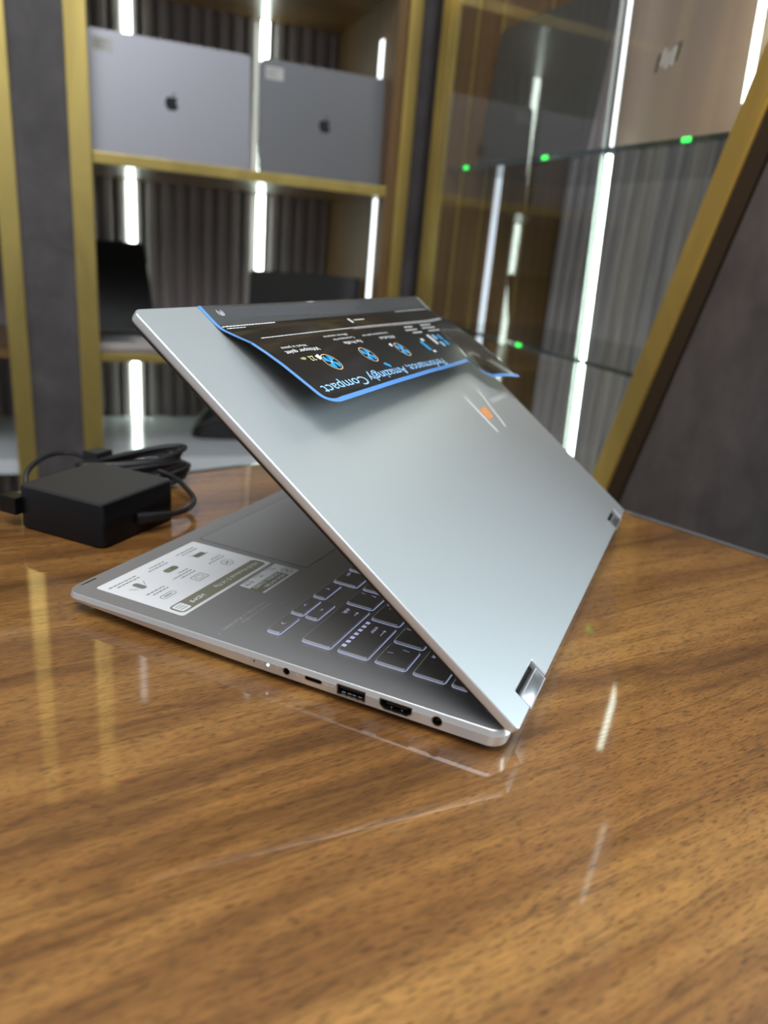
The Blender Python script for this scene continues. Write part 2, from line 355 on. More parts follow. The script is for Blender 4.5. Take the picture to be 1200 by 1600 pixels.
for z in (.347, .050):
    bm = bmesh.new(); box(bm, Y0+.001, Y1, .016, DR-.014, up(z-.006), up(z)); s_ = link('glass_shelf', bm, 'shelf_glass', cabR)
    bm = bmesh.new(); box(bm, Y0+.001, Y1, .0145, .016, up(z-.0065), up(z)); link('polished_edge', bm, 'glass_edge', s_)
    for s in (-.365, -.10, .21):
        bm = bmesh.new(); box(bm, s-.007, s+.007, .012, .0144, up(z-.006), up(z), 0, .001); link('shelf_clip', bm, 'green_glint', s_)
bm = bmesh.new(); box(bm, Y0+.001, .60, .001, .006, up(-.75), up(1.25)); link('glass_door', bm, 'glass', cabR)
for s, z0, z1 in ((.0615, -.75, .338), (.0615, .349, .56), (.282, .349, .52), (.315, .63, .80)):
    thin = (s < .1 and z0 > 0)
    led_strip(cabR, s-(.064*((z0+z1)/2-.225) if s < .1 else 0), .0245, up(z0), up(z1), .0035 if thin else .0065, .005 if thin else .008, 'led_soft' if thin or z0 > .6 else 'led', .064)
bm = bmesh.new(); box(bm, .0475, .049, .016, .020, up(-.2), up(1.25), 0, 0, None)
for v in bm.verts: v.co.x -= .064*(v.co.z-up(.225))
link('strip_cover', bm, 'clear_trim', cabR)
# slanted gold bar with dark cladding beside it
barT = thing('slanted_gold_bar', 'slanted polished gold bar leaning over the right cabinet front', 'trim', (*SRO.xy, LZ), SRA)
def xl(z): return .228+.279*z      # left edge of the bar in the cabinet front, z above the table
bm = bmesh.new(); vs = []
for z in (-.75, 1.1):
    vs.append([(xl(z), -.030, up(z)), (xl(z)+.036, -.030, up(z)), (xl(z)+.036, .0, up(z)), (xl(z), .0, up(z))])
loft(bm, vs); bmesh.ops.bevel(bm, geom=list(bm.edges), offset=.0015, segments=2, affect='EDGES'); link('bar', bm, 'bar_gold', barT)
bm = bmesh.new(); loft(bm, [[(xl(z)+.036, -.026, up(z)), (xl(z)+.056, -.020, up(z)), (xl(z)+.056, .0, up(z)), (xl(z)+.036, .0, up(z))] for z in (-.75, 1.1)]); link('bar_return', bm, 'dark_brown', barT)
cl = bmesh.new(); loft(cl, [[(xl(z)+.057, -.016, up(z)), (.60+.5*max(0,z), -.016, up(z)), (.60+.5*max(0,z), -.001, up(z)), (xl(z)+.057, -.001, up(z))] for z in (-.75, 1.1)])
tag(link('dark_wall_panel', cl, 'stone', None, loc=(*SRO.xy, LZ), rz=SRA), 'dark mottled wall panel right of the slanted gold bar', 'panel')

# ------------------------------------------------------------------ goods on the shelves
def apple_logo(art, h, k):
    right_ = [(0, .30), (.10, .335), (.22, .345), (.33, .30), (.39, .24), (.31, .17), (.275, .07), (.30, -.05), (.40, -.13), (.37, -.24), (.29, -.37), (.19, -.46), (.10, -.46), (0, -.43)]
    left_ = [(-.10, -.46), (-.19, -.46), (-.30, -.36), (-.39, -.20), (-.43, -.02), (-.41, .14), (-.33, .27), (-.21, .345), (-.10, .335)]
    art.poly([(x*h, y*h) for x, y in right_+left_], k)
    art.poly([(x*h, y*h) for x, y in [(.0, .36), (.02, .46), (.09, .55), (.19, .60), (.18, .50), (.11, .41)]], k)
def closed_laptop(name, label, parent_frame, s, d, z, wdt, hgt, tilt, k, logo=None, sticker=False, thick=.016, yaw=0., group=None):
    O_, A_ = parent_frame; q = Matrix.Rotation(A_, 4, 'Z') @ Vector((s, d, 0)) + O_
    t = thing(name, label, 'laptop', (q.x, q.y, z), A_+yaw, group)
    X = Matrix.Rotation(-tilt, 4, 'X')      # local: x width, y thickness (front face at y=0), z up; leaning back
    def shell(y0, y1, nm, kk, ins=0.):
        bm = bmesh.new(); pts = rrect(-wdt/2+ins, wdt/2-ins, ins, hgt-ins, .010, 6)
        loft(bm, [[X @ Vector((a, y, b)) for a, b in pts] for y in (y0, y1)])

        return link(nm, bm, kk, t, True)
    lid_ = shell(0, .0045, 'lid', k); shell(.0050, thick, 'base', k, .0006)
    bm = bmesh.new(); box(bm, -wdt*.36, wdt*.36, .0052, thick-.002, -.0001+.0, .006, 0, 0, X)
    link('hinge_cover', bm, 'rubber', t)
    art = Art(lambda a, b: X @ Vector((a, -.0003, hgt/2+b-(.022 if logo == 'strokes' else 0))))
    if logo == 'apple': apple_logo(art, .030, 'logo_black'); art.done('lid_logo', lid_)
    if logo == 'strokes':
        for a0, a1, b0, b1 in ((-.120, -.117, -.016, .006), (-.111, -.1065, -.009, .011), (-.102, -.098, -.013, .009), (-.092, -.088, -.011, .013), (-.084, -.080, -.007, .015)):
            art.poly([(a0, b0), (a0+.004, b0), (a1+.004, b1), (a1, b1)], 'logo_black' if a0 < -.115 or a0 > -.09 else 'mark')
        art.line((-.106, .009), (-.096, .007), .003, 'logo_chrome'); art.line((-.092, .012), (-.082, .013), .003, 'logo_chrome')
        art.done('lid_logo', lid_)
    if sticker:
        a = Art(lambda a, b: X @ Vector((a, -.0004, b)))
        x0, z0 = -wdt/2+.010, hgt-.036
        a.poly(rrect(x0, x0+.036, z0, z0+.023, .001, 2), 'label'); st = a.done('price_sticker', lid_)
        a = Art(lambda a, b: X @ Vector((a, -.0006, b)))
        for i, wv in enumerate((.8, .55, .7)): a.line((x0+.003, z0+.017-.0055*i), (x0+.003+.030*wv, z0+.017-.0055*i), .0018, 'label_ink')
        a.done('sticker_lines', st)
    return t
FLf, FRf = (SLO, SLA), (SRO, SRA)
closed_laptop('laptop', 'silver laptop with black fruit-shaped logo on the upper shelf, nearest the pillar', FLf, .148, .040, .3105, .304, .2120, R(4), 'mac_silver', 'apple', True, group='laptops on the upper wooden shelf')
closed_laptop('laptop', 'grey laptop with black fruit-shaped logo on the upper shelf, next to the corner post', FLf, .457, .040, .3105, .272, .212, R(4), 'mac_grey', 'apple', True, group='laptops on the upper wooden shelf')
closed_laptop('laptop', 'charcoal laptop standing behind glass on the upper glass shelf, beside the wooden side', FRf, -.235, .055, .3475, .33, .243, R(5), 'dark_grey')
closed_laptop('laptop', 'beige laptop with small chrome logo behind glass at upper right', FRf, .207, .045, .3475, .385, .262, R(1), 'beige', 'strokes')
def open_laptop(name, label, frame, s, d, z, wdt, dep, ang, yaw, kbase, facing=True, kback='black_shell'):
    O_, A_ = frame; q = Matrix.Rotation(A_, 4, 'Z') @ Vector((s, d, 0)) + O_
    t = thing(name, label, 'laptop', (q.x, q.y, z), A_+yaw)
    bm = bmesh.new(); pts = rrect(-wdt/2, wdt/2, -dep, 0, .010, 5); loft(bm, [[(x, y, 0.0) for x, y in pts], [(x, y, .013) for x, y in pts]]); b_ = link('base', bm, kbase, t, True)
    bm = bmesh.new()
    for r_ in range(5):
        for c_ in range(13): box(bm, -wdt*.42+c_*wdt*.84/13, -wdt*.42+(c_+.86)*wdt*.84/13, -dep*.50+r_*dep*.08, -dep*.50+(r_+.84)*dep*.08, .013, .0142)
    link('keyboard', bm, 'black_shell', b_)
    bm = bmesh.new(); pts = rrect(-wdt*.16, wdt*.16, -dep*.92, -dep*.58, .004, 4); prism(bm, pts, .013, .0134); link('touchpad', bm, 'mac_grey', b_)
    X = Matrix.Translation((0, .0, .014)) @ Matrix.Rotation(ang, 4, 'X')
    def sl(y0, y1, ins, kk, nm, par):
        bm = bmesh.new(); pts = rrect(-wdt/2+ins, wdt/2-ins, ins, dep-ins, .010, 5); loft(bm, [[X @ Vector((a, y, b)) for a, b in pts] for y in (y0, y1)]); return link(nm, bm, kk, par, True)
    l_ = sl(0, .005, 0, kback, 'lid', t); sl(-.0006, -.0001, .004, 'screen', 'screen', l_)
    bm = bmesh.new(); tube(bm, [(-wdt*.38, .002, .011), (wdt*.38, .002, .011)], .006, 10); link('hinge', bm, 'black_shell', t, True)
    return t
open_laptop('laptop', 'open black-screened laptop with pale keyboard on the lower shelf beside the pillar', FLf, -.022, .262, -.0617, .32, .215, R(-24), R(14), 'keys_light')
open_laptop('laptop', 'black laptop seen from behind, just above the silver lid of the near laptop', FLf, .452, .135, -.0617, .262, .165, R(-6), R(180), 'black_shell')
# dark padded case on the white plinth
bag = thing('laptop_bag', 'black soft bag on the white bottom shelf behind the near laptop', 'bag', tuple((Matrix.Rotation(SLA, 4, 'Z') @ Vector((.335, .20, 0)) + SLO).xy)+(-.285,), SLA)
bm = bmesh.new(); rings = []
for i in range(9):
    t = i/8; z = .115*t; w_ = .135*(1-.62*t**1.6); dd = .05*(1-.45*t**2)
    rings.append([(w_*math.copysign(abs(math.cos(a))**.7, math.cos(a)), dd*math.copysign(abs(math.sin(a))**.7, math.sin(a)), z) for a in [2*math.pi*k/28 for k in range(28)]])
loft(bm, rings); link('bag_body', bm, 'rubber', bag, True)
bm = bmesh.new(); tube(bm, spline([(-.05, -.0, .10), (-.035, -.01, .135), (0, -.015, .15), (.035, -.01, .135), (.05, 0, .10)], 8), .005, 8); link('carry_handle', bm, 'cable', bag, True)
bm = bmesh.new(); tube(bm, spline([(-.128, -.028, .03), (-.07, -.052, .055), (.0, -.056, .062), (.07, -.052, .055), (.128, -.028, .03)], 8), .0022, 6); link('zip', bm, 'dark_grey', bag, True)

# ------------------------------------------------------------------ THE LAPTOP (millimetres in this block, scaled to metres by mm)
mm = .001
W, D = 313.2, 227.6
lap = thing('convertible_laptop', 'silver convertible laptop half open on the desk, its lid facing the camera', 'laptop')
def smooth01(t): t = max(0, min(1, t)); return t*t*(3-2*t)
def V(x, y, z): return Vector((x*mm, y*mm, z*mm))
def zbot(z, y): return z if z >= 8.3 else 8.3-(8.3-z)*(1-.60*smooth01((y-110)/118))
def chring(ins, z, r=7.5):
    pts = []
    base = rrect(ins, W-ins, ins+1.2, D-ins, r-ins*.6, 16)
    n = len(base)
    for i in range(n):      # subdivide long edges so the underside can taper
        a, b = base[i], base[(i+1) % n]; L_ = math.hypot(b[0]-a[0], b[1]-a[1]); k = max(1, int(L_/12))
        for j in range(k): t = j/k; pts.append((a[0]+(b[0]-a[0])*t, a[1]+(b[1]-a[1])*t))
    return [V(x, y, zbot(z, y)) for x, y in pts]
prof = [(4.6, 2.3), (2.4, 2.5), (1.5, 2.9), (1.0, 3.4), (.8, 3.9), (.40, 6.2), (.06, 8.2), (0, 8.45), (.08, 8.7), (.55, 10.5), (.66, 10.8), (.84, 11.05), (1.05, 11.2), (1.3, 11.3)]
bm = bmesh.new(); rs = loft(bm, [chring(i, z) for i, z in prof])
chassis = link('base_chassis', bm, 'side', lap, False)
# port cut-outs
def port_outline(kind, yc, zc):
    if kind == 'round': r = yc[1]; return [(yc[0]+r*math.cos(2*math.pi*k/28), zc+r*math.sin(2*math.pi*k/28)) for k in range(28)]
    y0, y1 = yc; z0, z1 = zc
    if kind == 'rr': return rrect(y0, y1, z0, z1, min((z1-z0)/2-.02, 1.6), 6)
    if kind == 'rect': return rrect(y0, y1, z0, z1, .45, 3)
    if kind == 'hdmi': return [(y0, z1-.3), (y0+.3, z1), (y1-.3, z1), (y1, z1-.3), (y1, z0+1.9), (y1-.5, z0+1.3), (y1-1.5, z0+.6), (y1-2.1, z0), (y0+2.1, z0), (y0+1.5, z0+.6), (y0+.5, z0+1.3), (y0, z0+1.9)]
ports = {'power_port': port_outline('round', (29.5, 2.45), 7.2), 'hdmi_port': port_outline('hdmi', (40.2, 55.0), (4.5, 9.5)), 'usb_port': port_outline('rect', (61.2, 74.8), (4.3, 9.6)),
         'usb_c_port': port_outline('rr', (81.6, 90.5), (5.9, 8.5)), 'audio_jack': port_outline('round', (99.4, 1.9), 7.0)}
cb = bmesh.new()
for nm, o_ in ports.items(): loft(cb, [[V(x, y, z) for y, z in o_] for x in (-2, 9)])
bmesh.ops.recalc_face_normals(cb, faces=cb.faces); cm = bpy.data.meshes.new('cut'); cb.to_mesh(cm); cb.free(); cm.materials.append(M['hole'])
co = bpy.data.objects.new('cut', cm); COL.objects.link(co)
md = chassis.modifiers.new('cut', 'BOOLEAN'); md.object = co; md.operation = 'DIFFERENCE'; md.solver = 'EXACT'; md.material_mode = 'TRANSFER'
bpy.context.view_layer.update(); dg = bpy.context.evaluated_depsgraph_get()
nm_ = bpy.data.meshes.new_from_object(chassis.evaluated_get(dg)); chassis.modifiers.clear(); chassis.data = nm_; nm_.name = 'base_chassis'
bpy.data.objects.remove(co)
def shrink(o_, g):
    cy = sum(p[0] for p in o_)/len(o_); cz = sum(p[1] for p in o_)/len(o_); a = max(abs(p[0]-cy) for p in o_); b = max(abs(p[1]-cz) for p in o_)
    return [(cy+(y-cy)*(1-g/a), cz+(z-cz)*(1-g/b)) for y, z in o_]
for nm, o_ in ports.items():
    bm = bmesh.new(); g0 = shrink(o_, .02); g1 = shrink(o_, .45); n = len(o_)
    loft(bm, [[V(x, y, z) for y, z in q] for x, q in ((.9, g0), (.35, g0), (.35, g1), (7.5, g1))], cap=False)
    p_ = link(nm, bm, 'steel', lap, True)
    bm = bmesh.new(); prism_pts = [V(7.4, y, z) for y, z in g1]; f = bm.faces.new([bm.verts.new(q) for q in prism_pts])
    if nm == 'usb_port': box(bm, 1.2*mm, 7.3*mm, 62.4*mm, 73.6*mm, 7.3*mm, 8.9*mm, 0)
    if nm == 'hdmi_port': box(bm, 1.5*mm, 7.3*mm, 43.0*mm, 52.2*mm, 6.9*mm, 7.7*mm, 0)
    if nm == 'usb_c_port': box(bm, 1.2*mm, 7.3*mm, 83.2*mm, 88.9*mm, 6.9*mm, 7.5*mm, 0)
    if nm == 'power_port': cyl(bm, V(1.5, 29.5, 7.2), (1, 0, 0), .5*mm, 5.5*mm, 12)
    link('port_tongue', bm, 'hole', p_)
    if nm in ('usb_port', 'hdmi_port'):
        bm = bmesh.new()
        for y in ((64.2, 66.9, 69.2, 71.9) if nm == 'usb_port' else (45.2, 49.9)):
            w_ = .9 if nm == 'usb_port' else .35; zc = 5.6 if nm == 'usb_port' else 6.0
            box(bm, 1.6*mm, 4.0*mm, (y-w_)*mm, (y+w_)*mm, (zc-.4)*mm, (zc+.1)*mm, 0)
        link('contact_spring', bm, 'steel', p_)
bm = bmesh.new(); cyl(bm, V(.05, 108.7, 7.3), (-1, 0, 0), .62*mm, .12*mm, 16, 0); link('status_light', bm, 'led_soft', lap)
bm = bmesh.new(); cyl(bm, V(.05, 115.8, 7.1), (-1, 0, 0), .38*mm, .12*mm, 12, 0); link('status_light', bm, 'hole', lap)
def mark(y, z, strokes):
    art = Art(lambda a, b: V(-.03+.40*max(0, (8.2-b)/2.0)-.02*0, a, b) if b < 8.2 else V(-.03, a, b))
    for (a, b), (c, d) in strokes: art.line((y+a, z+b), (y+c, z+d), .30, 'mark')
    art.done('port_mark', lap)
mark(34.8, 7.0, [((-1.6, 1.1), (-.3, 1.1)), ((-1.6, .6), (-.3, .6)), ((-1.3, -.4), (-.6, .2)), ((.2, .9), (1.5, .9)), ((.2, .2), (1.2, -.5)), ((1.4, .1), (.6, -.9)), ((-1.4, -1.0), (-.7, -1.0))])
mark(58.3, 7.1, [((-.8, .4), (-.4, .4)), ((.3, .6), (.7, .6)), ((-.2, -.5), (.2, -.5))])
mark(78.2, 7.3, [((-2.4, .6), (-1.4, -.6)), ((-1.2, .7), (-.9, -.6)), ((-.4, .2), (.6, .2)), ((.2, .6), (.6, -.5)), ((.9, .6), (1.9, .0)), ((1.0, -.6), (1.9, -.3)), ((1.9, .6), (2.4, -.5))])
mark(94.6, 7.2, [((-1.3, .7), (-.4, .7)), ((-.4, .7), (-1.2, -.1)), ((-1.2, -.1), (-.3, -.6)), ((.6, .1), (1.0, .1)), ((-1.6, -.7), (-.9, -.7))])
mark(103.8, 7.2, [((-.5, .9), (.5, .9)), ((-.4, .4), (-.1, .4)), ((-.2, -.9), (.5, -.9)), ((.2, .0), (.6, -.3))])
mark(111.4, 7.2, [((-.4, .7), (.4, .7)), ((-.1, -.5), (.3, -.5))])
mark(119.3, 7.2, [((-.8, .5), (-.2, -.4)), ((-.2, .6), (.5, .6)), ((.2, .5), (-.3, -.5)), ((.5, -.5), (1.1, -.5))])
for x0 in (10, W-60):
    bm = bmesh.new(); box(bm, x0*mm, (x0+50)*mm, 12*mm, 22*mm, 0, 2.6*mm, 0, .0006); link('rubber_foot', bm, 'rubber', lap)
bm = bmesh.new(); box(bm, 30*mm, (W-30)*mm, 190*mm, 197*mm, 0, 4.6*mm, 0, .0006); link('rubber_foot', bm, 'rubber', lap)
# keyboard deck
DZ = 11.32
bm = bmesh.new(); prism(bm, rrect(.95*mm, (W-.95)*mm, 2.4*mm, (D-.95)*mm, 6.6*mm, 8), 11.25*mm, DZ*mm); deck = link('keyboard_deck', bm, 'deck', lap)
bm = bmesh.new(); prism(bm, rrect(91.8*mm, 221.4*mm, 142.1*mm, 215.9*mm, 2.0*mm, 5), DZ*mm, (DZ+.03)*mm); g_ = link('touchpad_groove', bm, 'groove', lap)
bm = bmesh.new(); prism(bm, rrect(92.15*mm, 221.05*mm, 142.45*mm, 215.5*mm, 1.8*mm, 5), DZ*mm, (DZ+.10)*mm); link('touchpad', bm, 'pad', lap)
art = Art(lambda a, b: V(a, b, DZ+.03)); 
for x in (13.2, 17.0): art.line((x-1.6, 224.2), (x+1.4, 224.2), .9, 'groove')
art.poly(rrect(8.4, 18.4, 223.8, 224.7, .4, 3), 'groove'); art.done('indicator_slot', lap)
art = Art(lambda a, b: V(-a, -b, DZ+.04))
art.text('Harman / Kardon', -44, -139.6, 2.6, 'print_grey', width=34); art.text('Noise cancelling', -44, -136.2, 1.8, 'print_grey', width=24)
art.line((-47.5, -131), (-45.5, -131), .3, 'print_grey'); art.line((-6, -138), (-4, -138), .3, 'print_grey')
art.done('deck_lettering', lap)
# keys: rows measured from the right-hand (user) side
key_cache = {}
def key_mesh(w_, d_):
    kk = (round(w_, 1), round(d_, 1))
    if kk in key_cache: return key_cache[kk]
    bm = bmesh.new(); rad = min(1.5, d_*.3)
    def rg(i, z): return [(x*mm, y*mm, z*mm) for x, y in rrect(i, w_-i, i, d_-i, rad, 4)]
    loft(bm, [rg(.0, 0), rg(.02, .75), rg(.16, 1.12), rg(.42, 1.25)])
    me = bpy.data.meshes.new('key'); bmesh.ops.recalc_face_normals(bm, faces=bm.faces); bm.to_mesh(me); bm.free(); me.materials.append(M['side']); me.materials.append(M['key'])
    for p in me.polygons:
        if p.center.z > 1.2*mm: p.material_index = 1
    bm = bmesh.new()
    prism(bm, [(x*mm, y*mm) for x, y in rrect(-.32, w_+.32, -.32, d_+.32, rad+.3, 4)], 0, .06*mm)
    gm = bpy.data.meshes.new('key_backlight'); bm.to_mesh(gm); bm.free(); gm.materials.append(M['keyglow'])
    key_cache[kk] = (me, gm); return me, gm
LEG = {}
def key(x0, x1, y0, y1, leg=None):
    me, gm = key_mesh(x1-x0, y1-y0)
    o = bpy.data.objects.new('key', me); COL.objects.link(o); o.parent = lap; o.location = V(x0, y0, DZ+.02)
    g = bpy.data.objects.new('key_backlight', gm); COL.objects.link(g); g.parent = o
    if leg:
        w_, d_ = x1-x0, y1-y0
        a = Art(lambda a, b: V(w_/2-a, d_/2-b, 1.28)); leg(a); a.done('key_legend', o)
T = lambda s, x, y, sz, wd=None: (lambda a: a.text(s, x, y, sz, 'legend', width=wd))
def L(*fs): return lambda a: [f(a) for f in fs]
def arrow(dx, dy):
    def f(a):
        q = Vector((-dy, dx))
        for s in (-1, 1):
            tip = Vector((dx, dy))*1.3; b_ = tip-Vector((dx, dy))*1.3+q*s*1.1; a.line(tuple(tip), tuple(b_), .3, 'legend')
    return f
def longarrow(x, y, l): return lambda a: (a.line((x, y), (x+l, y), .3, 'legend'), a.line((x, y), (x+1.1, y+.9), .3, 'legend'), a.line((x, y), (x+1.1, y-.9), .3, 'legend'))
def blocks(a):
    for i in range(7): a.poly([(-14.2+i*4.15, -7.35), (-11.9+i*4.15, -7.35), (-11.9+i*4.15, -5.3), (-14.2+i*4.15, -5.3)], 'legend')
def single(s, t=None):
    return L(T(s, -5.6, .4, 4.2), *( [T(t, -5.6, -5.4, 3.4)] if t else []))
XR = W-20.6
# rows are (y0, y1, [(x0, x1, legend)...]); x0 nearest the ports
def row(y0, y1, first, seq, pitch=19.05, kw=16.4):
    x = None
    for (a, b, lg) in first: key(a, b, y0, y1, lg); x = b
    x += pitch-kw
    for i, s in enumerate(seq):
        if s == '|': key(x, XR, y0, y1, None); return
        e = x+kw
        if e > XR-8 or i == len(seq)-1: key(x, XR, y0, y1, None); return
        key(x, e, y0, y1, s); x += pitch
row(23.4, 31.2, [(20.9, 38.3, L(T('del', -4, -1.2, 3)))], [T('f12', -4, -1.2, 3)]+[None]*14, 18.15, 15.6)
row(34.2, 49.0, [(20.8, 58.2, L(longarrow(-12.5, 3.2, 6), T('backspace', -13.5, -4.8, 3.6, 16)))], [single('+', '='), single('_', '-'), single(')', '0')]+[None]*10)
row(52.5, 67.2, [(20.9, 39.4, L(T('\\', -1, -5.3, 3.6), T('|', -6, .8, 3.6)))], [single('}', ']'), single('{', '['), single('P'), single('O')]+[None]*9)
row(70.6, 85.5, [(20.4, 53.6, L(blocks, longarrow(-10.5, 4.0, 5.5), T('enter', -12, -1.5, 3.2)))], [single('"', "'"), single(':', ';'), single('L')]+[None]*9)
row(88.9, 103.6, [(19.8, 62.4, L(longarrow(-16, 3, 4), T('shift', -17.5, -3.6, 3.4)))], [single('?', '/'), single('>', '.'), single('<', ',')]+[None]*8)
key(18.9, 37.8, 114.8, 121.6, arrow(1, 0)); key(40.5, 59.5, 115.1, 121.8, arrow(0, -1)); key(40.5, 59.5, 106.9, 113.7, arrow(0, 1)); key(62.3, 81.3, 114.8, 121.6, arrow(-1, 0))
key(84.0, 100.2, 107.2, 121.2, T('ctrl', -5.5, -4.5, 3)); key(102.6, 118.8, 107.2, 121.2, T('alt', -5.5, -4.5, 3))
key(121.2, 212, 107.2, 121.2); key(214.6, 231, 107.2, 121.2); key(233.5, 250, 107.2, 121.2); key(252.5, 269, 107.2, 121.2); key(271.5, XR, 107.2, 121.2)

# spec sticker
art = Art(lambda a, b: V(-a, -b, DZ+.05))
art.poly(rrect(-86.6, -9.6, -216.2, -162.2, 1.6, 5), 'sticker'); s1 = art.done('white_sticker', lap); s1['label'] = 'white specification sticker on the palm rest'
a = Art(lambda a, b: V(-a, -b, DZ+.09))
a.poly(rrect(-84.6, -12.0, -173.2, -164.0, 2.6, 5), 'olive'); a.mp = lambda p, q: V(-p, -q, DZ+.12)
a.poly(rrect(-20.2, -13.2, -172.2, -165.0, 1.2, 3), 'sticker')
a.mp = lambda p, q: V(-p, -q, DZ+.15)
a.text('ASUS Vivobook S 14 Flip', -82.0, -170.0, 4.0, 'sticker', width=38.5); a.text('HDMI', -33.8, -169.6, 3.7, 'sticker', bold=.06, width=10)
for i in range(3): a.line((-19, -167+i*-1.7), (-14.4, -167+i*-1.7), .4, 'olive_ink')
def lines(x, y, ws, k='olive_ink'):
    for i, w_ in enumerate(ws):
        yy = y-i*2.5; c_ = 0
        while c_ < w_:
            l_ = random.uniform(1.2, 2.8); a.line((x+c_, yy), (x+min(w_, c_+l_), yy), .75, k); c_ += l_+.6
a.ring(a.circle(-72.8, -182.2, 3.6), .35, 'olive_ink'); a.line((-75, -183.4), (-70.4, -181), .5, 'olive_ink'); a.line((-74, -180.4), (-71.6, -184), .5, 'olive_ink')
lines(-79, -189.0, (14, 9))
a.poly(rrect(-76.5, -68.5, -203, -199, 1.0, 3), 'olive_ink'); a.line((-78, -199), (-67.4, -204), .5, 'olive_ink'); lines(-79, -207.8, (13, 15))
a.ring(rrect(-53.6, -44.6, -186, -179.6, .8, 3), .4, 'olive_ink'); a.ring(rrect(-51.6, -46.6, -184.5, -181.2, .6, 3), .3, 'olive_ink'); lines(-54, -189.4, (12, 15, 8))
a.poly(rrect(-53.2, -43.4, -203.2, -198.8, 2.0, 4), 'olive'); a.ring(a.circle(-50.2, -201, 1.3, 12), .3, 'sticker'); lines(-54, -208, (15, 12))
a.ring(rrect(-28.6, -18.4, -184.2, -180.4, 1.8, 4), .35, 'olive_ink'); a.line((-26.2, -182.3), (-20.6, -182.3), .7, 'olive_ink'); lines(-30.2, -188, (11, 13))
a.poly(rrect(-25.2, -21.4, -204.2, -196.4, 1.6, 4), 'olive_ink'); a.line((-29, -203), (-26, -199), .35, 'olive_ink'); a.line((-20, -198), (-17, -201.5), .35, 'olive_ink'); lines(-31.4, -207.6, (16, 19))
a.done('sticker_print', s1)
art = Art(lambda a, b: V(-a, -b, DZ+.05))
art.poly(rrect(-87.0, -52.0, -159.8, -144.2, .8, 4), 'sticker'); s2 = art.done('guard_sticker', lap); s2['label'] = 'small white and olive sticker beside the keyboard'
a = Art(lambda a, b: V(-a, -b, DZ+.09))
a.poly([(-78.4, -153.2), (-51.98, -153.2), (-51.98, -145.6), (-78.4, -145.6)], 'olive'); a.ring(a.circle(-82.6, -149.6, 3.4), .4, 'olive_ink')
a.line((-84.6, -151), (-80.6, -148), .5, 'olive_ink'); a.line((-84.4, -148.2), (-81, -151.4), .5, 'olive_ink'); a.line((-82.6, -147), (-82.6, -152), .4, 'olive_ink')
a.mp = lambda p, q: V(-p, -q, DZ+.12)
a.text('ASUS ANTIMI-', -77.6, -149.0, 3.2, 'sticker', bold=.05, width=20); a.text('CROBIAL GUARD', -77.6, -152.6, 3.2, 'sticker', bold=.05, width=24)
a.text('99%', -82, -157.6, 2.6, 'olive_ink'); a.text('24h', -70.4, -157.6, 2.6, 'olive_ink'); a.text('22196', -60.6, -157.6, 2.8, 'olive_ink', bold=.05)
a.line((-82, -158.8), (-75, -158.8), .3, 'olive_ink'); a.line((-70.4, -158.8), (-64, -158.8), .3, 'olive_ink'); a.line((-60, -158.8), (-54, -158.8), .3, 'olive_ink')
a.done('sticker_print', s2)

# ------------------------------------------------------------------ lid (local: x along hinge, u up the lid, h outwards)
TH = R(36.686); cT, sT = math.cos(TH), math.sin(TH)
LO = Vector((0, .005, .01404)) + Vector((0, -sT, cT))*.0055 - Vector((0, cT, sT))*.005
def LP(x, u, h): return LO + Vector((x*mm, 0, 0)) + Vector((0, cT, sT))*(u*mm) + Vector((0, -sT, cT))*(h*mm)
def lid_outline(i=0., notch=True, r=4.2):
    U0, U1 = -.9, 226.7; p = []
    def arc(cx, cy, rr, a0, a1, n=7):
        for k in range(n+1): t = R(a0+(a1-a0)*k/n); p.append((cx+rr*math.cos(t), cy+rr*math.sin(t)))
    arc(i+3+0, U0+i+3, 3, 180, 270, 5)
    if notch:
        for a, b in ((18.4, 46.6), (W-46.6, W-18.4)): p.extend([(a-i, U0+i), (a-i, 7.2+i), (a-i+.5, 7.7+i), (b+i-.5, 7.7+i), (b+i, 7.2+i), (b+i, U0+i)])
    else:
        for a, b in ((18.4, 46.6), (W-46.6, W-18.4)): p.extend([(a, 9.0), (a, 9.2), (a+.5, 9.4), (b-.5, 9.4), (b, 9.2), (b, 9.0)])
    arc(W-i-3, U0+i+3, 3, 270, 360, 5); arc(W-i-r, U1-i-r, r, 0, 90); arc(i+r, U1-i-r, r, 90, 180)
    return p
bm = bmesh.new(); loft(bm, [[LP(x, u, h) for x, u in lid_outline(i)] for h, i in ((-4.2, .45), (-3.8, .1), (-3.0, 0), (-.7, 0), (-.25, .12), (0, .42))])
for f in bm.faces:
    if all(abs((v.co-LO).dot(Vector((0, -sT, cT)))) < 1e-6 for v in f.verts): f.material_index = 1
bm.normal_update(); lid = link('lid', bm, ['side', 'lid'], lap, True)
bm = bmesh.new(); loft(bm, [[LP(x, u, h) for x, u in rrect(.6, W-.6, 9.5, 226.0, 3.6, 6)] for h in (-5.5, -5.3, -4.2)]); link('screen', bm, 'black', lap, True)
